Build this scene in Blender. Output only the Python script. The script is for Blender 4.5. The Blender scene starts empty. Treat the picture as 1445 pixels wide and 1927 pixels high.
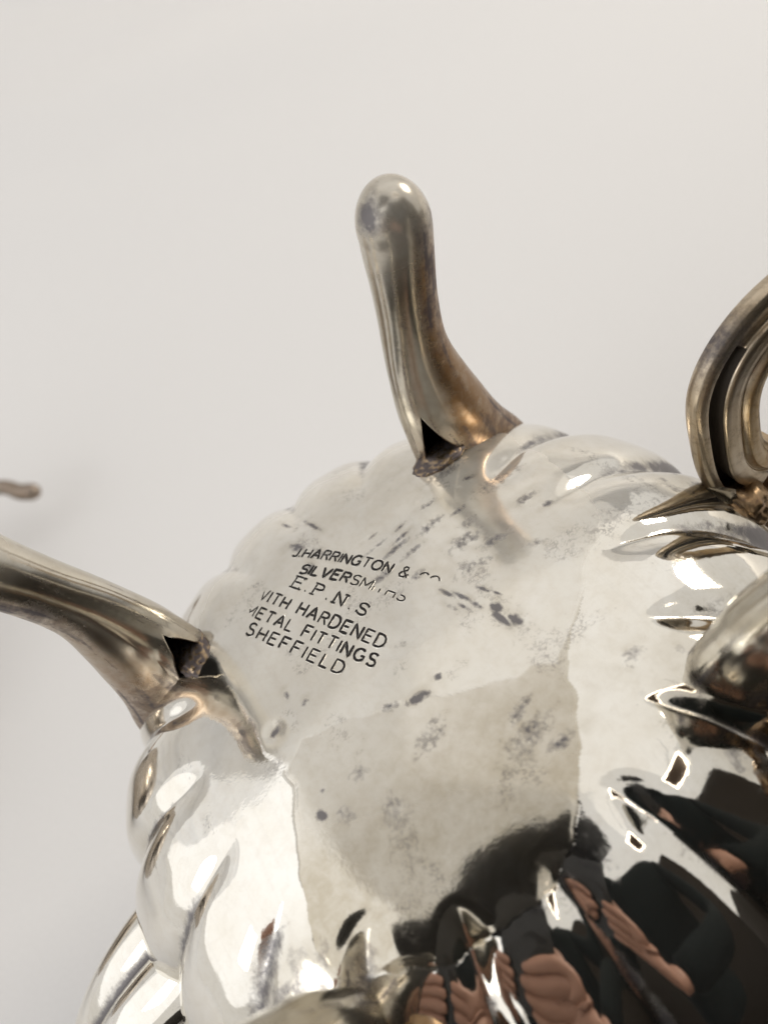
import bpy, bmesh, math, random
import numpy as np
from mathutils import Vector, Matrix, noise
random.seed(4); rng = np.random.default_rng(7)
SC = bpy.context.scene; COL = SC.collection
PI = math.pi
Z0 = 0.130                     # height of the teapot's upturned base above the cloth

# ------------------------------------------------------------------ camera
cam_d = bpy.data.cameras.new('camera'); cam = bpy.data.objects.new('camera', cam_d); COL.objects.link(cam)
CX = Vector((0.792369, -0.484818, -0.370275)); CY = Vector((-0.607262, -0.568969, -0.554533)); CZ = Vector((0.058172, 0.664248, -0.745245))
# rows of the object->camera rotation: columns are the world axes seen by the camera (x right, y down, z forward)
Rm = Matrix((CX, CY, CZ))
right = Vector((Rm[0][0], Rm[0][1], Rm[0][2])); down = Vector((Rm[1][0], Rm[1][1], Rm[1][2])); fwd = Vector((Rm[2][0], Rm[2][1], Rm[2][2]))
CAM = Vector((0.0053606, -0.0842231, 0.1277679 + Z0))
M = Matrix.Identity(4)
for i in range(3):
    M[i][0] = right[i]; M[i][1] = -down[i]; M[i][2] = -fwd[i]; M[i][3] = CAM[i]
cam.matrix_world = M
cam_d.sensor_fit = 'VERTICAL'; cam_d.sensor_height = 36; cam_d.lens = 36 * 1600 / 1927
cam_d.clip_start = 0.002; cam_d.clip_end = 60
cam_d.dof.use_dof = True; cam_d.dof.focus_distance = 0.158; cam_d.dof.aperture_fstop = 12.0
SC.camera = cam
def cam_pt(x, y, z): return CAM + right * x + down * y + fwd * z

# ------------------------------------------------------------------ world and lamps
W = bpy.data.worlds.new('World'); SC.world = W; W.use_nodes = True
W.node_tree.nodes['Background'].inputs[0].default_value = (0.81, 0.785, 0.755, 1)
W.node_tree.nodes['Background'].inputs[1].default_value = 0.92
SC.view_settings.view_transform = 'Standard'; SC.view_settings.look = 'None'; SC.view_settings.exposure = 0.0
SC.cycles.max_bounces = 8; SC.cycles.glossy_bounces = 5; SC.cycles.diffuse_bounces = 2
SC.cycles.sample_clamp_indirect = 6

def area(name, loc, target, sx, sy, power, color):
    d = bpy.data.lights.new(name, 'AREA'); d.shape = 'RECTANGLE'; d.size = sx; d.size_y = sy; d.energy = power; d.color = color
    o = bpy.data.objects.new(name, d); COL.objects.link(o); o.location = loc
    o.rotation_euler = (Vector(target) - Vector(loc)).to_track_quat('-Z', 'Y').to_euler(); return o
area('window_light', (-1.6, 0.1, 1.3), (0, 0, .1), 3.4, 2.4, 13.0, (0.96, 0.97, 1.0))
area('window_gap_light', (-1.1, -.25, 0.80), (0, 0, .1), .42, .5, 1.5, (1.0, 0.98, .94))
area('ceiling_softbox', (0.75, 0.55, 1.5), (0, 0, .1), 1.7, 1.7, 1.9, (1.0, 0.95, 0.88))

area('side_key_light', (1.7, .15, .95), (0, 0, .1), .55, .45, 14.0, (1.0, 0.92, 0.80))  # unseen lamp, added so the cloth darkens towards the lower left

# ------------------------------------------------------------------ materials
def mat(name):
    m = bpy.data.materials.new(name); m.use_nodes = True; nt = m.node_tree
    return m, nt, nt.nodes['Principled BSDF']
def N(nt, t, **kw):
    n = nt.nodes.new(t)
    for k, v in kw.items():
        if k in n.inputs: n.inputs[k].default_value = v
        else: setattr(n, k, v)
    return n
def ramp(nt, src, stops):
    r = nt.nodes.new('ShaderNodeValToRGB'); el = r.color_ramp.elements
    while len(el) > 1: el.remove(el[-1])
    el[0].position = stops[0][0]; el[0].color = (*stops[0][1], 1)
    for p, c in stops[1:]:
        e = el.new(p); e.color = (*c, 1)
    nt.links.new(src, r.inputs[0]); return r.outputs[0]
def g(v): return (v, v, v)
def mixc(nt, fac, a, b, mode='MIX'):
    m = nt.nodes.new('ShaderNodeMix'); m.data_type = 'RGBA'; m.blend_type = mode
    for i, s in ((0, fac), (6, a), (7, b)):
        if hasattr(s, 'links'): nt.links.new(s, m.inputs[i])
        elif isinstance(s, (int, float)): m.inputs[i].default_value = s
        else: m.inputs[i].default_value = (*s, 1)
    return m.outputs[2]
def mth(nt, op, a, b=0.0, clamp=False):
    m = nt.nodes.new('ShaderNodeMath'); m.operation = op; m.use_clamp = clamp
    for i, s in enumerate((a, b)):
        if hasattr(s, 'links'): nt.links.new(s, m.inputs[i])
        else: m.inputs[i].default_value = s
    return m.outputs[0]
def tex(nt, scale, detail=4, rough=.55, dist=0.0, stretch=None):
    tc = N(nt, 'ShaderNodeTexCoord'); n = N(nt, 'ShaderNodeTexNoise', Scale=scale, Detail=detail, Roughness=rough, Distortion=dist)
    if stretch:
        mp = N(nt, 'ShaderNodeMapping'); mp.inputs['Scale'].default_value = stretch[0]; mp.inputs['Rotation'].default_value = stretch[1]
        nt.links.new(tc.outputs['Object'], mp.inputs[0]); nt.links.new(mp.outputs[0], n.inputs[0])
    else: nt.links.new(tc.outputs['Object'], n.inputs[0])
    return n.outputs[0]

def silver(name, base=(0.87, 0.85, 0.795), warm=(0.50, 0.45, 0.355), amount=0.5, rough=0.025, scratch=0.35, film=0.02, brough=.16):
    """silver plate: bright metal, dull brown film, dark specks; attributes tarnish / brown / film painted on the mesh"""
    m, nt, p = mat(name); L = nt.links
    at = N(nt, 'ShaderNodeAttribute', attribute_name='tarnish').outputs['Fac']
    ab = N(nt, 'ShaderNodeAttribute', attribute_name='brown').outputs['Fac']
    af = N(nt, 'ShaderNodeAttribute', attribute_name='film').outputs['Fac']
    n1 = tex(nt, 70, 6, .6); n2 = tex(nt, 420, 5, .65, .3); n3 = tex(nt, 1500, 4, .6)
    mott = ramp(nt, n1, [(.38, g(0)), (.70, g(1))])
    col = mixc(nt, mth(nt, 'MULTIPLY', mott, amount), base, (base[0]*.86, base[1]*.82, base[2]*.74))
    fine = ramp(nt, n2, [(.45, g(0)), (.75, g(1))])
    col = mixc(nt, mth(nt, 'MULTIPLY', fine, amount * .5), col, (base[0]*.72, base[1]*.66, base[2]*.58))
    # brown oxide, and the browner tone of the base patch
    bm_ = mth(nt, 'MULTIPLY', ab, mth(nt, 'ADD', n2, .45), True)
    col = mixc(nt, bm_, col, warm)
    # dark tarnish broken up by fine noise
    th = mth(nt, 'SUBTRACT', mth(nt, 'ADD', mth(nt, 'ADD', mth(nt, 'MULTIPLY', n2, .62), mth(nt, 'MULTIPLY', n3, .38)), mth(nt, 'MULTIPLY', at, 1.0)), .695)
    th = mth(nt, 'MULTIPLY', th, 2.8, True)
    col = mixc(nt, mth(nt, 'MULTIPLY', th, .82), col, (0.11, 0.105, 0.125))
    sp = ramp(nt, n3, [(.70, g(0)), (.76, g(1))])
    col = mixc(nt, mth(nt, 'MULTIPLY', sp, .42), col, (0.25, 0.21, 0.19))
    L.new(col, p.inputs['Base Color'])
    fl = mth(nt, 'ADD', mth(nt, 'MULTIPLY', af, .44), film, True)
    L.new(mth(nt, 'SUBTRACT', 1.0, fl), p.inputs['Metallic'])
    r = mth(nt, 'ADD', mth(nt, 'MULTIPLY', n1, .05), rough)
    r = mth(nt, 'ADD', r, mth(nt, 'MULTIPLY', th, .30)); r = mth(nt, 'ADD', r, mth(nt, 'MULTIPLY', bm_, brough))
    r = mth(nt, 'ADD', r, mth(nt, 'MULTIPLY', af, .06))
    L.new(r, p.inputs['Roughness'])
    p.inputs['Specular IOR Level'].default_value = .5
    sc = tex(nt, 600, 3, .6, 0, ((1, .08, 1), (0, 0, .7)))
    hs = mth(nt, 'ADD', mth(nt, 'MULTIPLY', n1, .28), mth(nt, 'MULTIPLY', sc, .05 * scratch))
    hs = mth(nt, 'ADD', hs, mth(nt, 'MULTIPLY', n2, .03)); hs = mth(nt, 'ADD', hs, mth(nt, 'MULTIPLY', af, .035))
    scr = None
    for ang, sc_ in ((.5, 900), (1.4, 1100), (2.3, 700)):
        q = ramp(nt, tex(nt, sc_, 1, .5, 0, ((1, .025, .3), (0, 0, ang))), [(.665, g(0)), (.70, g(1))]); scr = q if scr is None else mth(nt, 'MAXIMUM', scr, q)
    hs = mth(nt, 'SUBTRACT', hs, mth(nt, 'MULTIPLY', scr, .006 * scratch / .35 * .35))
    L.new(mixc(nt, mth(nt, 'MULTIPLY', scr, .04), col, tuple(c_ * .55 for c_ in base)), p.inputs['Base Color'])
    b = N(nt, 'ShaderNodeBump', Strength=.35, Distance=.0006); L.new(hs, b.inputs['Height']); L.new(b.outputs[0], p.inputs['Normal'])
    return m
M_body = silver('silver_plate', brough=.03)
M_leg = silver('tarnished_silver', base=(0.66, 0.635, 0.57), warm=(0.30, 0.19, 0.105), amount=.9, rough=.12, film=.03)
M_handle = silver('brushed_silver', base=(0.62, 0.57, 0.49), warm=(0.44, 0.31, 0.16), amount=1.0, rough=.22, scratch=3.0, film=.10)
M_solder = silver('solder_metal', base=(0.50, 0.40, 0.28), warm=(0.30, 0.19, 0.10), amount=1.0, rough=.20, film=.05)
def plain(name, col, rough=.6, metal=0.0, bump=None, emis=None):
    m, nt, p = mat(name); p.inputs['Base Color'].default_value = (*col, 1); p.inputs['Roughness'].default_value = rough; p.inputs['Metallic'].default_value = metal
    n = tex(nt, bump[0] if bump else 60, 5)
    nt.links.new(mixc(nt, mth(nt, 'MULTIPLY', n, .45), col, tuple(c * .65 for c in col)), p.inputs['Base Color'])
    if bump:
        b = N(nt, 'ShaderNodeBump', Strength=bump[2], Distance=bump[1]); nt.links.new(n, b.inputs['Height']); nt.links.new(b.outputs[0], p.inputs['Normal'])
    if emis: p.inputs['Emission Color'].default_value = (*emis[0], 1); p.inputs['Emission Strength'].default_value = emis[1]
    return m
M_ink = plain('dark_stamped_recess', (0.012, 0.010, 0.010), .8)
M_inkf = plain('worn_stamped_recess', (0.16, 0.135, 0.12), .5)
M_hollow = plain('dark_hollow', (0.045, 0.033, 0.022), .6)  # dark colour stands in for shade inside the hollow parts
M_cloth = plain('white_cloth', (0.82, 0.815, 0.815), .9, bump=(900, .0002, .15))
M_wall = plain('dark_room_wall', (0.018, 0.014, 0.011), .8)
M_knit = plain('black_green_wool', (0.006, 0.010, 0.011), .9, bump=(300, .003, .8))
M_skin = plain('skin', (0.44, 0.24, 0.17), .5, bump=(150, .001, .3))
M_hair = plain('dark_hair', (0.006, 0.006, 0.008), .6, bump=(400, .002, .8))
M_phone = plain('phone_black', (0.012, 0.013, 0.016), .12)
for m_ in (M_wall, M_knit, M_hair): m_.node_tree.nodes['Principled BSDF'].inputs['Specular IOR Level'].default_value = .08
M_glass = plain('lens_glass', (0.01, 0.01, 0.02), .05)
M_lamp = plain('lamp_tube', (1, .95, .88), .5, emis=((1, .90, .76), 6))
M_wood = plain('brown_wood', (0.10, 0.06, 0.035), .5)
M_vessel = silver('dull_silver', base=(0.5, 0.45, 0.40), warm=(0.2, 0.14, 0.1), amount=1.0, rough=.25, film=.15)

# ------------------------------------------------------------------ helpers
def link(name, me, m=None, parent=None, smooth=True):
    o = bpy.data.objects.new(name, me); COL.objects.link(o)
    if m: me.materials.append(m)
    if parent: o.parent = parent
    if smooth: me.polygons.foreach_set('use_smooth', [True] * len(me.polygons))
    return o
def empty(name, loc, label, cat, group=None):
    o = bpy.data.objects.new(name, None); COL.objects.link(o); o.location = loc; o['label'] = label; o['category'] = cat
    o.empty_display_size = .02
    if group: o['group'] = group
    return o
def grid_mesh(name, P, wrap_u=False, wrap_v=False, flip=False):
    """P: (nu, nv, 3) array to a quad mesh; u is the first axis"""
    nu, nv = P.shape[:2]; me = bpy.data.meshes.new(name)
    U = np.arange(nu if wrap_u else nu - 1); V = np.arange(nv if wrap_v else nv - 1)
    uu, vv = np.meshgrid(U, V, indexing='ij'); u2 = (uu + 1) % nu; v2 = (vv + 1) % nv
    q = np.stack([uu * nv + vv, u2 * nv + vv, u2 * nv + v2, uu * nv + v2], -1).reshape(-1, 4)
    if flip: q = q[:, ::-1]
    me.vertices.add(nu * nv); me.vertices.foreach_set('co', P.reshape(-1).astype(np.float32))
    me.loops.add(q.size); me.loops.foreach_set('vertex_index', q.reshape(-1).astype(np.int32))
    me.polygons.add(len(q)); me.polygons.foreach_set('loop_start', (np.arange(len(q)) * 4).astype(np.int32))
    me.update(calc_edges=True); me.validate(); return me
def attr(me, name, vals):
    a = me.attributes.new(name, 'FLOAT', 'POINT'); a.data.foreach_set('value', np.clip(vals, 0, 1).astype(np.float32).reshape(-1))
def sm(x, a, b):
    t = np.clip((x - a) / (b - a), 0, 1); return t * t * (3 - 2 * t)
def vnoise(x, y, s, seed=0):
    """cheap smooth value noise on numpy arrays, 0..1"""
    x = x * s + 37.1 * seed; y = y * s - 11.7 * seed; xi = np.floor(x); yi = np.floor(y); fx = x - xi; fy = y - yi
    fx = fx * fx * (3 - 2 * fx); fy = fy * fy * (3 - 2 * fy)
    def h(a, b): v = np.sin(a * 127.1 + b * 311.7 + seed * 17.3) * 43758.5453; return v - np.floor(v)
    return (h(xi, yi) * (1 - fx) + h(xi + 1, yi) * fx) * (1 - fy) + (h(xi, yi + 1) * (1 - fx) + h(xi + 1, yi + 1) * fx) * fy
def catmull(pts, n):
    pts = np.array(pts, float); ext = np.vstack([2 * pts[0] - pts[1], pts, 2 * pts[-1] - pts[-2]]); out = []
    k = len(pts) - 1; ts = np.linspace(0, k, n)
    for t in ts:
        i = min(int(t), k - 1); f = t - i; a, b, c, d = ext[i:i + 4]
        out.append(.5 * ((2 * b) + (-a + c) * f + (2 * a - 5 * b + 4 * c - d) * f * f + (-a + 3 * b - 3 * c + d) * f ** 3))
    return np.array(out)
def tube(path, radii, seg=20, side=None, cap=True):
    """round tube through path (n,3)"""
    path = np.array(path, float); n = len(path); T = np.gradient(path, axis=0); T /= np.linalg.norm(T, axis=1)[:, None]
    ref = np.array(side if side is not None else (0, 0, 1.0), float); P = np.zeros((n, seg, 3)); a = np.linspace(0, 2 * PI, seg, endpoint=False)
    for i in range(n):
        s = np.cross(T[i], ref); s /= np.linalg.norm(s) + 1e-9; u = np.cross(s, T[i]); r = radii[i] if hasattr(radii, '__len__') else radii
        P[i] = path[i] + r * (np.cos(a)[:, None] * s + np.sin(a)[:, None] * u)
    return P

# ------------------------------------------------------------------ setting: white cloth sweeping up into the backdrop
nx, ny = 300, 700
xs = np.linspace(-2.2, 2.2, nx); tt = np.linspace(0, 1, ny)
# path along y: flat from y=-0.32 to 0.75 then curves up
def sweep(t):
    s = t * 3.9 - .62
    y = np.where(s < .75, s, np.where(s < .75 + .6 * PI / 2, .75 + .6 * np.sin((s - .75) / .6), 1.35))
    z = np.where(s < .75, 0, np.where(s < .75 + .6 * PI / 2, .6 - .6 * np.cos((s - .75) / .6), .6 + (s - .75 - .6 * PI / 2)))
    f = s < -.105
    y = np.where(f, -.105 - .02 * np.sin(np.clip((-.105 - s) / .02, 0, PI / 2)), y)
    z = np.where(f, -.02 + .02 * np.cos(np.clip((-.105 - s) / .02, 0, PI / 2)) - np.maximum(-.1364 - s, 0), z)
    return y, z
Y, Zz = sweep(tt); X2, Y2 = np.meshgrid(xs, Y, indexing='ij'); Z2 = np.broadcast_to(Zz, X2.shape).copy()
S2 = np.broadcast_to(tt * 3.9 - .62, X2.shape)
fold = (vnoise(X2 * .8 + S2 * .9, S2 * .25 - X2 * .3, 2.2, 1) - .5) * .035 + (vnoise(X2 + S2 * 1.3, S2 * .2, 5, 2) - .5) * .020
fold *= 4.0 * sm(S2, .35, .9)
Z2 += fold * .7; Y2 = Y2 - fold * sm(S2, .8, 1.4)
cl = link('white_cloth', grid_mesh('white_cloth', np.stack([X2, Y2, Z2], -1)), M_cloth); cl['kind'] = 'structure'

# ------------------------------------------------------------------ teapot body
NF = 18
prof = [(0, 0), (.012, -.0001), (.024, -.0004), (.035, -.0012), (.043, -.0024), (.050, -.0046), (.057, -.0085), (.064, -.0140), (.0705, -.0215), (.0755, -.031), (.078, -.042),
        (.0775, -.054), (.0735, -.067), (.066, -.079), (.056, -.088), (.048, -.093), (.046, -.0965), (.049, -.099), (.050, -.102), (.046, -.106), (.036, -.112), (.022, -.1175), (.010, -.1205), (.0065, -.1235), (.009, -.127), (.006, -.1298), (.0, -.130)]
pf = catmull(prof, 24000)
seg = np.r_[0, np.cumsum(np.hypot(*np.diff(pf, axis=0).T))]
u_ = np.r_[np.linspace(0, .104, 430), np.linspace(.104, seg[-1], 150)[1:]]
pr = np.interp(u_, seg, pf[:, 0]); pz = np.interp(u_, seg, pf[:, 1]); pr[0] = 1e-5
tr = np.gradient(pr); tz = np.gradient(pz); ln = np.hypot(tr, tz); nr = -tz / ln; nz_ = tr / ln
NTH = 1260; th = np.linspace(0, 2 * PI, NTH, endpoint=False)
def surf(rr, zz, nr_, nzz, th_, su):
    """fluted surface point"""
    amp = (.0014 * sm(rr, .0395, .049) + .0030 * sm(rr, .052, .078)) * (1 - sm(su, .118, .135))
    swirl = 0.06 * sm(su, .045, .115)
    ph = NF / 2 * (th_ + swirl); s = np.abs(np.sin(ph)) ** 1.0
    lobe = np.sqrt(np.clip(1 - (s * .992) ** 5.0, 0, 1))
    start = sm(rr, .040, .052)
    d = amp * (lobe - 1) + .0003 * start * lobe * (1 - sm(su, .118, .135))
    return rr + nr_ * d, zz + nzz * d
TH, RR = np.meshgrid(th, pr, indexing='xy'); ZZ = np.repeat(pz[:, None], NTH, 1); NR = np.repeat(nr[:, None], NTH, 1); NZ = np.repeat(nz_[:, None], NTH, 1); SU = np.repeat(u_[:, None], NTH, 1)
R3, Z3 = surf(RR, ZZ, NR, NZ, TH, SU)
BX = R3 * np.cos(TH); BY = R3 * np.sin(TH)
xm, ym = BX * 1000, BY * 1000
# real relief on the base: punch dent, hammer waves, shallow buckle lines
def seg_dist(x, y, pts):
    d = np.full(x.shape, 1e9)
    for (x0, y0), (x1, y1) in zip(pts[:-1], pts[1:]):
        vx, vy = x1 - x0, y1 - y0; t = np.clip(((x - x0) * vx + (y - y0) * vy) / (vx * vx + vy * vy + 1e-9), 0, 1)
        d = np.minimum(d, np.hypot(x - x0 - t * vx, y - y0 - t * vy))
    return d
base_m = (SU < .06)
dd = np.hypot(xm + 25.2, ym - 4.1)
Z3 += base_m * (-.00020 * np.exp(-(dd / 1.9) ** 2))
Z3 += base_m * .00022 * (vnoise(xm, ym, .09, 3) - .5) * (1 - sm(RR, .03, .045))
for cxx, cyy in ((16, 32), (19, 35), (30, 24), (22, 27), (27, 31)):
    Z3 -= base_m * .00008 * np.exp(-(np.hypot(xm - cxx, ym - cyy) / .5) ** 2)
nfa = vnoise(xm, ym, 4.0, 8)
# duller patch on the base with a ragged outline, browner below the cross line
dull_patch = [(47, 4), (46.5, -1), (40, -5.5), (33, -11), (27, -16.5), (22.5, -20.5), (19, -27), (15.5, -32), (11, -37), (5.8, -42), (-4, -46), (-20, -44), (-35, -36), (-36.4, -30.4), (-33, -21), (-28.8, -10.4), (-26.5, -3.3), (-29, 2.3), (-29, 16), (-29.5, 27), (-31, 40), (-20, 52), (0, 60), (30, 56), (47, 40)]
wp = np.array(dull_patch, float)
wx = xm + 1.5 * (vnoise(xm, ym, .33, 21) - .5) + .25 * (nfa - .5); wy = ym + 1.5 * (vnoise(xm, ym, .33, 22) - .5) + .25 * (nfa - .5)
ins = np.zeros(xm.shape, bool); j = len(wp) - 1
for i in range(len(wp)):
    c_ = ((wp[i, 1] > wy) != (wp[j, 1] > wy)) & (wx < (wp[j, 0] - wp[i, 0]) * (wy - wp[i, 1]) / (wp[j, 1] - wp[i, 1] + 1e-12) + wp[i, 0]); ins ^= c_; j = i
edge = seg_dist(wx, wy, dull_patch)
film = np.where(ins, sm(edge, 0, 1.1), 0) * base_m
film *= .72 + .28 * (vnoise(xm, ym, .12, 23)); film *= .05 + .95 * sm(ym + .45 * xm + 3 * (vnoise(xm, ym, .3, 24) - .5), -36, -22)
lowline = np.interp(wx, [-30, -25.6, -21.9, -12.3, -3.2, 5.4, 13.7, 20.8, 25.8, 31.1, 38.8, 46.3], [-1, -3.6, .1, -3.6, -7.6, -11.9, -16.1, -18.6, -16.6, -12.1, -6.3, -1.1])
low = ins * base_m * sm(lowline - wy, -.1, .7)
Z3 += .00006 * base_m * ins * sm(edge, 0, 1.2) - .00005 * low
body_me = grid_mesh('body', np.stack([BX, BY, Z3], -1), wrap_v=True, flip=False)

# tarnish painted where it sits on the metal (mm on the base)
nse = vnoise(xm, ym, .6, 5); nf = vnoise(xm, ym, 1.8, 6); nf2 = vnoise(xm, ym, 4.0, 8)
tar = np.zeros_like(xm); halo = np.zeros_like(xm)
def blob(cx_, cy_, rx, ry, ang, w):
    global tar, halo
    a = math.radians(ang); dx = xm - cx_; dy = ym - cy_; uu = dx * math.cos(a) + dy * math.sin(a); vv = -dx * math.sin(a) + dy * math.cos(a)
    e = np.exp(-(uu / rx) ** 2 - (vv / ry) ** 2); tar = np.maximum(tar, base_m * 1.2 * w * e * (.6 + .8 * nf)); e2 = np.exp(-(uu / rx / 2.2) ** 2 - (vv / ry / 2.2) ** 2); halo = np.maximum(halo, base_m * w * e2 * nse)
for b_ in [(20.0, .5, .35, 1.8, 25, .50), (21.2, -1.5, .3, 1.6, 25, .46), (19.5, -4.0, 1.6, 1.0, -70, .60), (14.5, 22, 2.6, .5, 5, .46), (16, 24.5, 2.0, .5, 8, .44), (10.5, 27, 1.6, .4, 5, .44), (36, 20, 7, 2.5, 4, .30), (30, 30, 6, 2, 4, .30), (38, 12, 3, 1.2, 4, .40), (27, 19, 2.5, .8, 4, .42), (23, 25, 3, .8, 4, .40), (33, 25, 1.5, .7, -10, .45), (40, 8, 1.2, .8, 0, .45), (12, 12, 2.5, 1.0, 4, .34), (-3.2, 38.0, 2.2, 1.2, -58, .50), (1, 30.5, 4.5, .9, -58, .40), (-3.5, 31.0, 1.6, 1.0, -58, .45), (7, 17, 3.5, 1.0, 4, .42), (24, 12, 5, 2.2, 4, .34), (20, 20, 4, 1.2, 4, .38), (14.5, 4.5, .5, 2.2, 20, .50), (16.2, 2.0, .5, 2.4, 20, .55), (20.5, -8.2, 2.0, 1.0, -80, .62), (-25.2, 4.1, 1.2, 1.0, 20, .55), (-25.0, -14.6, .9, 1.2, 30, .62), (-22.9, -11.2, .5, .5, 0, .5), (-21.5, -17, 1.6, 2.4, 30, .30), (-0.8, -8.8, 2.2, .9, -10, .62), (-5.5, -6.8, 2.0, 1.0, -25, .35), (4, -8, 1.0, .8, 0, .5),
           (18.8, -6.3, 2.4, .75, -80, .66), (17.2, -1.4, .55, 1.6, 20, .55), (15.2, .2, .5, 1.5, 20, .48), (13.5, 1.6, .5, 1.5, 20, .42), (10, -26, 7, 3.0, 10, .30), (13, -30, 3, 1.4, 0, .40), (11, -22, 4, 1.4, 20, .35),
           (-3, -16, 5, 2.5, 20, .28), (-14, -22, 2.5, 4, 0, .27), (-16, -13, 3, 2, 10, .26), (12, 20.5, 4.5, .8, 4, .44), (15, 17.5, 3.5, .7, 4, .40), (9, 24, 4, .6, 4, .36), (2, 41, .5, 4, 15, .52), (-2.4, 47, .6, 2.2, 20, .42), (22, 6, 6, 2, -10, .30), (28, 8, 4, 1.5, -10, .36), (33, 2, 3, 1.2, -10, .30), (26, 15, 3, 1.2, 4, .34),
           (31, -26, 3, 2, 0, .28), (-32, 20, 1, 2, 0, .30), (-20, 8.5, .5, 1.0, 0, .45), (-18, 5, 1.2, .8, 0, .40), (2.5, 2, 2, 1.4, 0, .25)]:
    blob(*b_)
tar = np.maximum(tar, base_m * .25 * sm(vnoise(xm, ym, .14, 11), .55, .9) * (nf2 > .35))
azd = np.degrees(TH)
# grime in grooves and round feet, plus a painted dark reflection by leg C
s_ = np.abs(np.sin(NF / 2 * TH)); groove = (s_ ** 14) * sm(SU, .050, .075)
brown = np.maximum(groove * .7, halo * 1.3); tar = np.maximum(tar, .50 * (s_ ** 34) * sm(RR, .045, .060) * (.5 + nse)); tar = np.maximum(tar, 1.0 * (s_ ** 22) * sm(SU, .066, .085)); tar = np.maximum(tar, .5 * (s_ ** 10) * sm(RR, .04, .05) * (np.hypot(BX + .045, BY + .043) < .02))
for fx, fy, fr, w in ((.040, .038, .010, .7), (-.040, .038, .009, .6), (-.045, -.043, .017, 1.0), (.048, -.044, .020, 1.0), (.072, 0, .014, .9)):
    d_ = np.hypot(BX - fx, BY - fy); k = w * np.exp(-(d_ / fr) ** 4) * (SU < .10); brown = np.maximum(brown, k * (.5 + .7 * vnoise(xm, ym, .35, 9))); tar = np.maximum(tar, .5 * k * sm(vnoise(xm, ym, .5, 12), .45, .8))
brown = np.maximum(brown, .22 * sm(vnoise(xm, ym, .05, 13), .5, .95))
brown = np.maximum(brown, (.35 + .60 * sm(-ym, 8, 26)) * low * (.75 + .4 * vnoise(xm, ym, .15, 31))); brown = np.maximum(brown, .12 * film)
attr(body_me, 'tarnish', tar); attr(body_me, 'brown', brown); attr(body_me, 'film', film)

POT = empty('teapot', (0, 0, Z0), 'old silver plated teapot upside down on white cloth, its stamped base and feet up', 'teapot')
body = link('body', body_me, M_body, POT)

def base_z(x, y):
    r = math.hypot(x, y); return float(np.interp(r, pr[:380], pz[:380]))

# ------------------------------------------------------------------ stamped writing (stroke letters laid on the base)
def arc(cx_, cy_, rx, ry, a0, a1, n=9): return [(cx_ + rx * math.cos(math.radians(a0 + (a1 - a0) * i / n)), cy_ + ry * math.sin(math.radians(a0 + (a1 - a0) * i / n))) for i in range(n + 1)]
F = {'A': [[(0, 0), (.32, 1), (.64, 0)], [(.12, .34), (.52, .34)]], 'C': [arc(.35, .5, .33, .5, 50, 310, 14)], 'D': [[(0, 0), (0, 1), (.25, 1)] + arc(.25, .5, .35, .5, 90, -90, 10) + [(0, 0)]],
     'E': [[(.5, 0), (0, 0), (0, 1), (.5, 1)], [(0, .52), (.42, .52)]], 'F': [[(0, 0), (0, 1), (.5, 1)], [(0, .52), (.4, .52)]], 'G': [arc(.35, .5, .33, .5, 50, 330, 14) + [(.66, .45), (.42, .45)]],
     'H': [[(0, 0), (0, 1)], [(.55, 0), (.55, 1)], [(0, .5), (.55, .5)]], 'I': [[(0, 0), (0, 1)]], 'J': [[(.3, 1), (.3, .25)] + arc(.13, .22, .17, .22, 0, -170, 7)], 'L': [[(0, 1), (0, 0), (.45, 0)]],
     'M': [[(0, 0), (0, 1), (.34, .25), (.68, 1), (.68, 0)]], 'N': [[(0, 0), (0, 1), (.55, 0), (.55, 1)]], 'O': [arc(.35, .5, .35, .5, 0, 360, 18)], 'P': [[(0, 0), (0, 1), (.28, 1)] + arc(.28, .76, .22, .24, 90, -90, 8) + [(0, .52)]],
     'R': [[(0, 0), (0, 1), (.28, 1)] + arc(.28, .76, .22, .24, 90, -90, 8) + [(0, .52)], [(.26, .52), (.52, 0)]], 'S': [arc(.27, .75, .24, .25, 35, 250, 9) + arc(.26, .26, .26, .26, 75, -150, 9)],
     'T': [[(.27, 0), (.27, 1)], [(0, 1), (.54, 1)]], 'V': [[(0, 1), (.3, 0), (.6, 1)]], 'W': [[(0, 1), (.22, 0), (.42, .8), (.62, 0), (.84, 1)]], '&': [[(.62, .35), (.35, 0), (.12, 0), (0, .2), (.1, .42), (.42, .72), (.4, .95), (.22, 1), (.1, .82), (.2, .58), (.62, 0)]], '.': [[(0, .02), (.05, .08)]]}
def width(ch): return max(p[0] for s in F[ch] for p in s) if ch in F else .30
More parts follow.
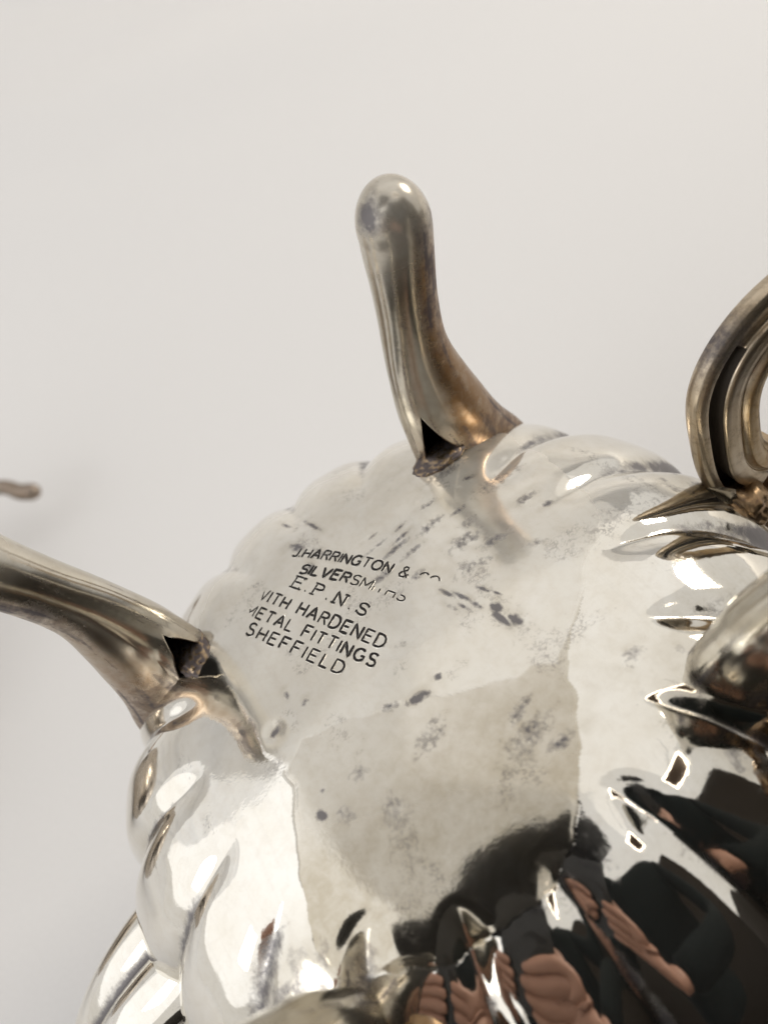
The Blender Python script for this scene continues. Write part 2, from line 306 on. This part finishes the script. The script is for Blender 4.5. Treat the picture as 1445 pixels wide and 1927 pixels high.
def stamp(text, a, b, cap, wd, gap, serif=False, keep=None, lean=0.0, bend=0.0):
    """a, b: baseline ends in mm on the base; keep(ch_index, x, y) -> ink strength"""
    bm = bmesh.new(); bu = bmesh.new(); a = Vector(a); b = Vector(b); dr = (b - a); Lg = dr.length; dr.normalize(); up = Vector((-dr.y, dr.x))
    adv = []; x = 0
    for ch in text: adv.append(x); x += width(ch) + gap
    tot = x - gap; sx = Lg / tot
    def place(u, v):
        q = a + dr * u + up * (v + bend * 4 * (u / Lg) * (1 - u / Lg)) + dr * lean * v
        return q
    for i, ch in enumerate(text):
        if ch == ' ': continue
        strokes = [list(s) for s in F[ch]]
        if serif and ch != '.':
            ends = [s[0] for s in F[ch]] + [s[-1] for s in F[ch]]
            for e in ends:
                if ch in 'S' or (ch == 'P' and e[1] not in (0, 1)): continue
                if e[1] in (0, 1): strokes.append([(e[0] - .14, e[1]), (e[0] + .14, e[1])])
                else: strokes.append([(e[0], e[1] - .09), (e[0], e[1] + .09)])
            if ch == 'S': strokes += [[(.5, .78), (.5, 1.0)], [(0, .02), (0, .26)]]
            if ch == 'E': strokes += [[(.5, 0), (.5, .16)], [(.5, .84), (.5, 1)], [(-.12, 0), (0, 0)], [(-.12, 1), (0, 1)]]
            if ch == 'P': strokes += [[(-.12, 1), (0, 1)]]
        jr = random.uniform(-.05, .05); jw = random.uniform(.85, 1.15)
        for s in strokes:
            pts = []
            for p0, p1 in zip(s[:-1], s[1:]):
                n = max(2, int(math.hypot(p1[0] - p0[0], p1[1] - p0[1]) * 7))
                for k in range(n): pts.append((p0[0] + (p1[0] - p0[0]) * k / n, p0[1] + (p1[1] - p0[1]) * k / n))
            pts.append(s[-1])
            P2 = [place((adv[i] + px_) * sx, py_ * cap * (1 + jr)) for px_, py_ in pts]
            prev = None; pb = None
            for k, q in enumerate(P2):
                t = (P2[min(k + 1, len(P2) - 1)] - P2[max(k - 1, 0)]); t.normalize(); nn = Vector((-t.y, t.x))
                st = keep(i, (adv[i] + pts[k][0]) / tot, pts[k][1]) if keep else 1.0
                st *= 1.15 + .5 * noise.noise(Vector((q.x * 1.3, q.y * 1.3, i)))
                w = wd * jw * (max(st, 0) ** .7) * .5
                if st < .12: prev = None; pb = None; continue
                if k in (0, len(P2) - 1): w *= .75
                vs = []
                for sg in (1, -1):
                    c_ = q + nn * w * sg; vs.append(bm.verts.new((c_.x / 1000, c_.y / 1000, base_z(c_.x / 1000, c_.y / 1000) + ROUGHZ(c_.x, c_.y) + .00006)))
                if prev: bm.faces.new((prev[0], prev[1], vs[1], vs[0]))
                prev = vs
                cs = []
                for sg in (1, -1):
                    for dw, dz in ((.17, -.00002), (.05, .000055), (.0, .00003)):
                        c_ = q + nn * (w + dw) * sg; cs.append(bu.verts.new((c_.x / 1000, c_.y / 1000, base_z(c_.x / 1000, c_.y / 1000) + ROUGHZ(c_.x, c_.y) + dz + .00001)))
                if pb:
                    for e_ in (0, 1, 3, 4): bu.faces.new((pb[e_], pb[e_ + 1], cs[e_ + 1], cs[e_]))
                pb = cs
    bmesh.ops.recalc_face_normals(bm, faces=bm.faces)
    for f in bm.faces:
        if f.normal.z < 0: f.normal_flip()
    me = bpy.data.meshes.new('stamped_line'); bm.to_mesh(me); bm.free()
    bmesh.ops.recalc_face_normals(bu, faces=bu.faces); mb = bpy.data.meshes.new('raised_edge'); bu.to_mesh(mb); bu.free(); nb = len(mb.vertices)
    attr(mb, 'film', np.full(nb, .9)); attr(mb, 'tarnish', np.full(nb, .05)); attr(mb, 'brown', np.full(nb, .12)); return me, mb
def ROUGHZ(x, y):
    BZ = .00006
    x_ = np.array([x]); y_ = np.array([y]); d1 = np.hypot(x_ + 25.2, y_ - 4.1); r = math.hypot(x, y) / 1000
    return float((-.00020 * np.exp(-(d1 / 1.9) ** 2) + .00022 * (vnoise(x_, y_, .09, 3) - .5) * (1 - sm(np.array([r]), .03, .045)))[0]) + BZ
# pixel positions of the baselines were turned once into millimetres on the base
LINES = [
    ('J.HARRINGTON & CO', (-4.9, 36.5), (13.6, 7.2), 2.15, .47, .20, False, lambda i, x, y: 1.15 - .45 * x if i < 14 else (0.45 if y > .62 else 0), .12, .8),
    ('SILVERSMITHS', (-5.8, 31.4), (7.2, 9.1), 2.15, .50, .20, False, lambda i, x, y: 1.3 - .6 * x if i < 6 else (.75 - .3 * x if y < (1.1 if i < 8 else .55) or i < 8 else 0), .12, .6),
    ('E.P.N.S', (-8.6, 29.6), (-.2, 12.0), 2.5, .45, .42, True, None, .0, .2),
    ('WITH HARDENED', (-16.0, 33.8), (-1.0, 3.8), 2.5, .46, .27, False, lambda i, x, y: 1.0 if i > 0 else (.45 if x > .040 else 0), .0, .0),
    ('METAL FITTINGS', (-19.4, 32.0), (-4.2, 1.8), 2.4, .46, .27, False, lambda i, x, y: 1.05 if i > 0 else (.5 if x > .020 else 0), .0, .0),
    ('SHEFFIELD', (-21.3, 27.4), (-9.8, 4.9), 2.5, .44, .34, False, None, .0, .0)]
for k, ln_ in enumerate(LINES):
    me, mb = stamp(*ln_); lo = link('stamped_line', me, M_ink, POT, False); link('raised_edge', mb, M_body, lo, False)

# ------------------------------------------------------------------ the four feet
LT = np.array([(-.024, -.0060, .0220, .0030), (-.016, -.0070, .0190, .0046), (-.010, -.0076, .0163, .0054), (-.004, -.0080, .0141, .0060), (.003, -.0080, .0120, .0060), (.010, -.0078, .0100, .0056), (.020, -.0060, .0082, .0048),
               (.030, -.0038, .0092, .0049), (.038, -.0021, .0112, .0055), (.044, -.0009, .0129, .0060), (.0485, .0004, .0133, .0058), (.0512, .0022, .0124, .0047), (.0528, .0044, .0106, .0031), (.0536, .0074, .0074, .0)])
LS = catmull(LT, 6000); LS[:, 3] *= 1.10
def leg_mesh(root, az, mirror, lean=0.0, notch=True, scale=1.0, side_lean=0.0, age=1.0, gap=.0105):
    NP, NV = 120, 130
    ph = np.linspace(0, 2 * PI, NP, endpoint=False); v = np.linspace(0, 1, NV)
    dc = lambda a, c: np.abs((np.degrees(a) - c + 180) % 360 - 180)
    d_in = dc(ph, 180) / 180.0
    zb = -.011 - .013 * sm(d_in, .25, .85)
    if notch:
        k = (np.degrees(ph) + 138 + 180) % 360 - 180; kk = np.where(k < 0, -k / 22, k / 23)
        zb = np.maximum(zb, np.where(kk < 1.35, gap - (gap + .0013) * kk, -1) + .0003 * np.sin(k * .35))
    Pm = np.zeros((NP, NV, 3)); br = np.zeros((NP, NV)); ta = np.zeros((NP, NV))
    w = 1 - (1 - v) ** 1.0
    for i in range(NP):
        z = zb[i] + (.0538 - zb[i]) * (1 - (1 - w) ** 1.7)
        si = np.interp(z, LS[:, 0], LS[:, 1]); so = np.interp(z, LS[:, 0], LS[:, 2]); tw = np.interp(z, LS[:, 0], LS[:, 3])
        zc = .0455; q_ = np.clip((z - zc) / (.0538 - zc), 0, 1); dome = np.sqrt(1 - q_ ** 2)
        si = np.where(z > zc, np.interp(zc, LS[:, 0], LS[:, 1]), si); so = np.where(z > zc, np.interp(zc, LS[:, 0], LS[:, 2]), so); tw = np.where(z > zc, np.interp(zc, LS[:, 0], LS[:, 3]), tw) * dome
        c_ = (si + so) / 2; h = (so - si) / 2 * dome; ca, sa = math.cos(ph[i]), math.sin(ph[i])
        s = c_ + h * ca; t = tw * sa * (1 + .10 * ca)
        t = t * mirror; s = s + lean * z; t2 = t + side_lean * z
        wob = .00010 * np.sin(z * 260 + ph[i] * 2)
        Pm[i, :, 0] = s * scale + wob; Pm[i, :, 1] = t2 * scale; Pm[i, :, 2] = z * scale
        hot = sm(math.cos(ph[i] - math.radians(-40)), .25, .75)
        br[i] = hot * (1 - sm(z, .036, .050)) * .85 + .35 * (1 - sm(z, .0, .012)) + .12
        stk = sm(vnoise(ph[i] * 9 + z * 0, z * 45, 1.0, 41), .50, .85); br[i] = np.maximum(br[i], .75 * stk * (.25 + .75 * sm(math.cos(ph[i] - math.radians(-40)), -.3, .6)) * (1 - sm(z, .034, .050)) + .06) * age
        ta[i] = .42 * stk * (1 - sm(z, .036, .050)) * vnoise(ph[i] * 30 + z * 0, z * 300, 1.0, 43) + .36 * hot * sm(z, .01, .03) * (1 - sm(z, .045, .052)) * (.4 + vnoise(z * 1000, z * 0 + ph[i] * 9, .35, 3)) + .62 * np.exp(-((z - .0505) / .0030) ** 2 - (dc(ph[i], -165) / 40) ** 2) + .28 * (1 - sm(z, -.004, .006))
    # smooth the section table a little along v
    for _ in range(3): Pm[:, 1:-1] = (Pm[:, :-2] + 2 * Pm[:, 1:-1] + Pm[:, 2:]) / 4
    me = grid_mesh('leg', Pm, wrap_u=True, flip=(mirror < 0))
    attr(me, 'brown', br); attr(me, 'tarnish', ta); attr(me, 'film', .95 * sm(Pm[:, :, 2], .034, .047))
    return me
def leg(root, az, mirror, m=None, **kw):
    o = link('leg', leg_mesh(root, az, mirror, **kw), m or M_leg, POT)
    o.location = (root[0], root[1], base_z(*root) * .0); o.rotation_euler = (0, 0, math.radians(az))
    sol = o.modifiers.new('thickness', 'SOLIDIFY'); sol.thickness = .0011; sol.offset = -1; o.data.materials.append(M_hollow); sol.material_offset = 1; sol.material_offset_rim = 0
    return o
legA = leg((.0362, .0392), 11, 1, lean=.07, scale=.995)
legB = leg((-.0375, .0370), 169, -1, age=.6, gap=.0075, lean=.10, side_lean=-.03)
legC = leg((-.0393, -.0448), 232, 1, age=.35, lean=.15, notch=False)
legD = leg((.0445, -.0375), -40, -1, age=.15, lean=.45, notch=False)

def lump(name, loc, r, squash, seed, m, parent, brown=.9, tarn=.4):
    bm = bmesh.new(); bmesh.ops.create_icosphere(bm, subdivisions=4, radius=1.0)
    for v in bm.verts:
        d = 1 + .24 * noise.noise(v.co * 1.3 + Vector((seed, 0, 0))) + .16 * noise.noise(v.co * 3.7 + Vector((0, seed, 0)))
        v.co = Vector((v.co.x * squash[0], v.co.y * squash[1], v.co.z * squash[2])) * r * d
    me = bpy.data.meshes.new(name); bm.to_mesh(me); bm.free()
    n = len(me.vertices); attr(me, 'brown', np.full(n, brown)); attr(me, 'tarnish', rng.random(n) * tarn)
    o = link(name, me, m, parent); o.location = loc; return o
lump('solder', (.0605, -.0475, -.0115), .010, (1.3, .9, .55), 2.1, M_solder, POT)
lump('solder', (.0445, -.0545, -.0095), .0065, (1.1, .8, .5), 5.7, M_solder, POT)
lump('solder', (-.0290, -.0515, -.0085), .0060, (.7, 1.2, .55), 8.2, M_solder, POT)
lump('solder', (-.0495, -.0445, -.0085), .0060, (1.0, .9, .5), 3.2, M_solder, POT)

lump('solder', (.0318, .0350, -.0026), .0040, (1.5, 1.0, .30), 4.4, M_solder, POT, .35, .95)
lump('solder', (-.0330, .0335, -.0026), .0040, (1.0, 1.5, .30), 1.4, M_solder, POT, .35, .95)
# ------------------------------------------------------------------ handle: a broad loop with a long slot and mouldings in its side
def handle():
    H = empty('handle', (0, 0, 0), '', ''); del H['label']; del H['category']; H.parent = POT
    cx_, cz_ = .0950, -.0065; R = .0275
    n = 220; an = np.linspace(math.radians(236), math.radians(-70), n)
    # section: q inwards from the rim, y sideways (half), mm
    half = [(0, 0), (.1, .7), (.4, 1.4), (1.0, 1.9), (1.8, 2.15), (2.3, 2.2), (2.4, 2.15), (4.7, 2.15), (4.8, 3.2), (5.1, 3.5), (7.9, 3.8), (8.2, 3.6), (8.4, 3.1), (8.65, 3.6), (9.5, 4.6), (10.9, 4.8), (11.9, 4.2), (12.4, 3.5), (12.8, 3.3), (13.3, 2.7), (13.5, 0)]
    q = np.array([h[0] for h in half] + [h[0] for h in half[-2:0:-1]]); y = np.array([-h[1] for h in half] + [h[1] for h in half[-2:0:-1]])
    # densify
    qq, yy = [], []
    for i in range(len(q)):
        j = (i + 1) % len(q)
        for k in range(3): qq.append(q[i] + (q[j] - q[i]) * k / 3); yy.append(y[i] + (y[j] - y[i]) * k / 3)
    q = np.array(qq); y = np.array(yy)
    P = np.zeros((n, len(q), 3)); br = np.zeros((n, len(q))); ta = np.zeros((n, len(q)))
    for i, a in enumerate(an):
        slot = float(sm(np.array([math.degrees(a)]), 126, 129)[0] * (1 - sm(np.array([math.degrees(a)]), 236, 244)[0]))
        yk = y.copy(); m_ = (q > 2.38) & (q < 4.75) & (y < -.5); yk[m_] = y[m_] * (1 - slot) + (1.2) * slot
        rr = R - q / 1000 + .0003 * math.sin(a * 5) * (q < 3)
        el = .99
        sq = lambda v: math.copysign(abs(v) ** .66, v)
        P[i, :, 0] = cx_ + rr * sq(math.cos(a)); P[i, :, 1] = yk / 1000; P[i, :, 2] = cz_ + rr * sq(math.sin(a)) * el
        br[i] = .45 + .4 * (q > 9.2) + .1 * np.sin(a * 7); ta[i] = np.where(m_ & (slot > .5), 1.0, .18) + .30 * math.exp(-((math.degrees(a) - 128) / 16) ** 2) * (q < 4)
    me = grid_mesh('loop', P, wrap_v=True, flip=False)
    attr(me, 'brown', br); attr(me, 'tarnish', ta); attr(me, 'film', np.zeros(br.shape))
    me.materials.append(M_handle); me.materials.append(M_hollow)
    o = link('loop', me, None, H); nq = len(q)
    for pl in me.polygons:
        vs = [v % nq for v in pl.vertices]; deg = math.degrees(an[pl.vertices[0] // nq])
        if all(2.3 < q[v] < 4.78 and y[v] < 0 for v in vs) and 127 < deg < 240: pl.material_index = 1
    # end caps
    path = [(.0855, 0, -.0290), (.082, 0, -.034), (.078, 0, -.040), (.0745, 0, -.046)]
    pp = catmull(path, 14); m2 = grid_mesh('strut', tube(pp, np.linspace(.0052, .0075, 14), 24, (0, 1, 0)), wrap_v=True)
    nvv = len(m2.vertices); attr(m2, 'brown', np.full(nvv, .9)); attr(m2, 'tarnish', np.full(nvv, .3)); link('strut', m2, M_solder, H)
    path = [(.1055, 0, -.030), (.112, 0, -.048), (.110, 0, -.068), (.096, 0, -.082), (.068, 0, -.084)]
    pp = catmull(path, 30); m3 = grid_mesh('lower_arm', tube(pp, np.linspace(.0062, .005, 30), 24, (0, 1, 0)), wrap_v=True); link('lower_arm', m3, M_handle, H)
    lump('solder', (.0745, -.003, -.0275), .0065, (.8, 1.0, .8), 9.2, M_solder, H, .8, .3)
    # small torn plate standing at the foot of the loop
    bm = bmesh.new(); v = [bm.verts.new(p) for p in ((.0690, -.002, -.0265), (.0735, -.005, -.0290), (.0722, -.0045, -.0205), (.0685, -.001, -.0180))]; bm.faces.new(v)
    m4 = bpy.data.meshes.new('root_flange'); bm.to_mesh(m4); bm.free(); f = link('root_flange', m4, M_handle, H, False); s = f.modifiers.new('t', 'SOLIDIFY'); s.thickness = .0009
handle()

# ------------------------------------------------------------------ spout with sharp panels
SPH = .3
def spout():
    path = catmull([(-.050, 0, -.051), (-.066, 0, -.050), (-.083, 0, -.054), (-.100, 0, -.064), (-.114, 0, -.080), (-.124, 0, -.097), (-.134, 0, -.112)], 120)
    rad = np.interp(np.linspace(0, 1, 120), [0, .2, .4, .6, .8, 1], [.0250, .0225, .0185, .0140, .0115, .0100])
    seg_ = 320; P = np.zeros((120, seg_, 3)); T = np.gradient(path, axis=0); T /= np.linalg.norm(T, axis=1)[:, None]
    a = np.linspace(0, 2 * PI, seg_, endpoint=False); side = np.array([0, 1.0, 0])
    br = np.zeros((120, seg_))
    for i in range(120):
        up = np.cross(side, T[i]); up /= np.linalg.norm(up); up = up if up[2] > 0 else -up
        s = np.abs(np.sin(4 * a + SPH)); lob = 1 - .27 * (1 - s ** .6) * (1 - i / 220); gro = np.exp(-(s / .42) ** 2)
        rr = rad[i] * lob
        P[i] = path[i] + rr[:, None] * (np.cos(a)[:, None] * side + np.sin(a)[:, None] * up)
        br[i] = gro * .7
    me = grid_mesh('spout', P, wrap_v=True, flip=True); attr(me, 'brown', br); attr(me, 'tarnish', np.maximum(br * 1.45 - .15, .12 + .1 * np.sin(a * 3)[None, :])); attr(me, 'film', np.zeros(br.shape))
    o = link('spout', me, M_body, POT); s = o.modifiers.new('t', 'SOLIDIFY'); s.thickness = .001
spout()

# ------------------------------------------------------------------ second vessel at the left edge: only one curved foot reaches into the picture
tip = cam_pt(-.1635 / 1.0, -.0100, .405); dirL = (-right * 1.0 + down * -.02 + fwd * .10).normalized()
V = empty('cream_jug', (0, 0, 0), 'blurred silver jug lying in the distance, only its curved foot showing at the left edge', 'jug')
base_c = Vector((-.268, .215, .066)); root = (tip + dirL * .050).lerp(base_c, .25)
V.location = (base_c.x, base_c.y, 0)
def rel(p): return Vector(p) - V.location
b1, b2, b3 = rel(tip), rel(tip + dirL * .010 - Vector((0, 0, .0012))), rel(tip + dirL * .028 - Vector((0, 0, .0008)))
pp = catmull([b1, b2, b3, rel(root), rel(tip.lerp(base_c, .6))], 40)
rd = np.interp(np.linspace(0, 1, 40), [0, .02, .06, .15, .5, .8, 1], [.0002, .0022, .0035, .0042, .0034, .0050, .010])
me = grid_mesh('foot', tube(pp, rd, 24), wrap_v=True); nvv = len(me.vertices); attr(me, 'brown', np.full(nvv, .6)); attr(me, 'tarnish', np.full(nvv, .10)); link('foot', me, M_vessel, V)
a = np.linspace(0, 2 * PI, 96, endpoint=False); prj = catmull([(.0005, -.060), (.036, -.056), (.058, -.038), (.066, 0), (.058, .038), (.036, .056), (.0005, .062)], 60)
Pj = np.zeros((60, 96, 3))
for i, (r_, h_) in enumerate(prj):
    lob = 1 - .05 * (1 - np.abs(np.cos(6 * a))); Pj[i] = np.stack([h_ + 0 * a, r_ * lob * np.cos(a), .066 + r_ * lob * np.sin(a)], -1)
link('body', grid_mesh('body', Pj, wrap_v=True), M_vessel, V)

# ------------------------------------------------------------------ what the silver mirrors: the phone, the hands and the person taking the picture
PH = empty('phone', cam_pt(0, .06, -.006), 'black phone held close over the upturned teapot, seen as a reflection in its base', 'phone')
def rbox(x0, x1, y0, y1, z0, z1, r):
    bm = bmesh.new()
    pts = []
    for (cx_, cy_, a0) in ((x1 - r, y1 - r, 0), (x0 + r, y1 - r, 90), (x0 + r, y0 + r, 180), (x1 - r, y0 + r, 270)):
        for k in range(7): a_ = math.radians(a0 + 15 * k); pts.append((cx_ + r * math.cos(a_), cy_ + r * math.sin(a_)))
    A_ = [bm.verts.new(cam_pt(px_, py_, z0) - PH.location) for px_, py_ in pts]; B_ = [bm.verts.new(cam_pt(px_, py_, z1) - PH.location) for px_, py_ in pts]
    bm.faces.new(A_); bm.faces.new(B_[::-1])
    for i in range(len(pts)): j = (i + 1) % len(pts); bm.faces.new((A_[i], B_[i], B_[j], A_[j]))
    bmesh.ops.recalc_face_normals(bm, faces=bm.faces)
    me = bpy.data.meshes.new('case'); bm.to_mesh(me); bm.free(); return me
link('case', rbox(-.062, .012, -.012, .138, -.0115, -.0035, .009), M_phone, PH, False)
for k, (lx, ly) in enumerate(((0.0, 0.0), (-.018, 0.0))):
    bm = bmesh.new()
    rings = []
    for r_, z_ in ((.0062, -.0034), (.0062, -.0012), (.0050, -.0010), (.0046, -.0026)):
        rings.append([bm.verts.new(cam_pt(lx + r_ * math.cos(t_ * PI / 12), ly + r_ * math.sin(t_ * PI / 12), z_) - PH.location) for t_ in range(24)])
    for ra, rb in zip(rings[:-1], rings[1:]):
        for t_ in range(24): bm.faces.new((ra[t_], ra[(t_ + 1) % 24], rb[(t_ + 1) % 24], rb[t_]))
    bm.faces.new(rings[-1]); bmesh.ops.recalc_face_normals(bm, faces=bm.faces)
    me = bpy.data.meshes.new('lens'); bm.to_mesh(me); bm.free(); link('lens', me, M_glass, PH)

PERSON = empty('person', (0.1, -.55, -.75), 'person in a dark woollen jumper holding a phone, mirrored in the silver', 'person')
def skin(name, chains, m, parent, sub=2, root=0):
    """chains: list of [(co, radius), ...]; a chain may start with an index to an existing vertex"""
    verts, rad, edges = [], [], []
    for ch in chains:
        prev = None
        for it in ch:
            if isinstance(it, int): prev = it; continue
            verts.append(Vector(it[0])); rad.append(it[1])
            if prev is not None: edges.append((prev, len(verts) - 1))
            prev = len(verts) - 1
    me = bpy.data.meshes.new(name); me.from_pydata([v - parent.location for v in verts], edges, []); o = bpy.data.objects.new(name, me); COL.objects.link(o); o.parent = parent
    o.modifiers.new('skin', 'SKIN').use_smooth_shade = True
    for i, sv in enumerate(me.skin_vertices[0].data): sv.radius = (rad[i], rad[i]); sv.use_root = (i == root)
    s = o.modifiers.new('sub', 'SUBSURF'); s.levels = sub; s.render_levels = sub; me.materials.append(m); return o
wr = cam_pt(.050, .150, .004); wl = cam_pt(-.105, .150, .004)
shR = Vector((0.210, -.42, .54)); shL = Vector((-0.190, -.44, .54))
elR = Vector((0.240, -.34, .20)); elL = Vector((-0.390, -.44, .20))
body_ch = [[((0.010, -.66, -.05), .15), ((0.010, -.63, .15), .15), ((0.010, -.56, .38), .17), ((0.010, -.42, .54), .14), ((-0.015, -.32, .60), .065), ((-0.028, -.25, .62), .055)],
           [3, (shR, .075), ((shR + elR) / 2, .055), (elR, .05), (elR.lerp(wr, .5), .042), (elR.lerp(wr, .86), .033)],
           [3, (shL, .075), ((shL + elL) / 2, .055), (elL, .05), (elL.lerp(wl, .5), .042), (elL.lerp(wl, .86), .033)]]
skin('jumper', body_ch, M_knit, PERSON)
skin('head', [[((-0.035, -.23, .61), .055), ((-0.060, -.15, .61), .062), ((-0.085, -.085, .615), .078), ((-0.100, -.035, .63), .070)]], M_skin, PERSON)
skin('hair', [[((-0.045, -.19, .655), .085), ((-0.085, -.09, .645), .115), ((-0.110, -.025, .625), .095)], [0, ((0.020, -.15, .59), .06), ((0.010, -.06, .51), .05), ((0.0, -.03, .45), .03)], [0, ((-0.160, -.12, .59), .06), ((-0.20, -.06, .51), .06), ((-.20, -.03, .44), .035)], [1, ((-.045, -.015, .58), .06), ((-.03, .0, .53), .035)]], M_hair, PERSON)
def hand(w, side, el):
    """side +1: the hand at the phone's right edge, fingers wrap over the back of the phone"""
    w = Vector(w); e = .016 if side > 0 else -.066
    def c(x, y, z): return cam_pt(e + side * x, y, z)
    ch = [[(el.lerp(w, .80), .024), (w, .024), (c(.028, .118, -.002), .027), (c(.018, .098, -.006), .024)]]
    for k, (y0, ln, r_) in enumerate(((.076, .030, .0098), (.093, .036, .0104), (.110, .033, .0100), (.126, .026, .0090))):
        ch.append([3 if k < 2 else 2, (c(.014, y0 + .002, .004), r_ + .001), (c(.002, y0, .0085), r_), (c(-ln * .55, y0 - .002, .0085), r_ * .93), (c(-ln, y0 - .001, .0065), r_ * .8)])
    ch.append([3, (c(.012, .082, -.018), .010), (c(-.002, .068, -.024), .009), (c(-.016, .058, -.022), .0075)])
    return skin('hand', ch, M_skin, PERSON, 2, 1)
hand(wr, 1, elR); hand(wl, -1, elL)

# pendant lamp: a square of bright tubes round a brown wooden panel
def box_mesh(name, c_, s):
    bm = bmesh.new(); bmesh.ops.create_cube(bm, size=1, matrix=Matrix.Translation(c_) @ Matrix.Diagonal((*s, 1)))
    me = bpy.data.meshes.new(name); bm.to_mesh(me); bm.free(); return me
LP = empty('ceiling_light', (.50, -.42, 1.10), 'square lamp of four bright tubes, mirrored in the teapot fluted side', 'lamp')
LP.rotation_euler = (math.radians(-8), math.radians(22), math.radians(25))
link('panel', box_mesh('panel', (0, 0, .02), (.25, .25, .02)), M_wood, LP, False)
for k in range(4):
    a_ = k * PI / 2; t_ = link('tube', box_mesh('tube', (0, 0, 0), (.235, .014, .014)), M_lamp, LP, False)
    t_.location = (.13 * math.sin(a_), .13 * math.cos(a_), 0); t_.rotation_euler = (0, 0, -a_)
link('cord', grid_mesh('cord', tube([(0, 0, .03), (.05, 0, .5), (.1, 0, 1.0)], .004, 8, (0, 1, 0)), wrap_v=True), M_phone, LP)

# dark side of the room behind the person
rw = link('dark_room_wall', box_mesh('dark_room_wall', (-.35, -1.3, .25), (3.0, .06, 2.4)), M_wall, None, False); rw.rotation_euler = (0, 0, math.radians(12)); rw['kind'] = 'structure'

fl = link('floor', box_mesh('floor', (0, 0, -.78), (9, 9, .05)), M_wall, None, False); fl['kind'] = 'structure'
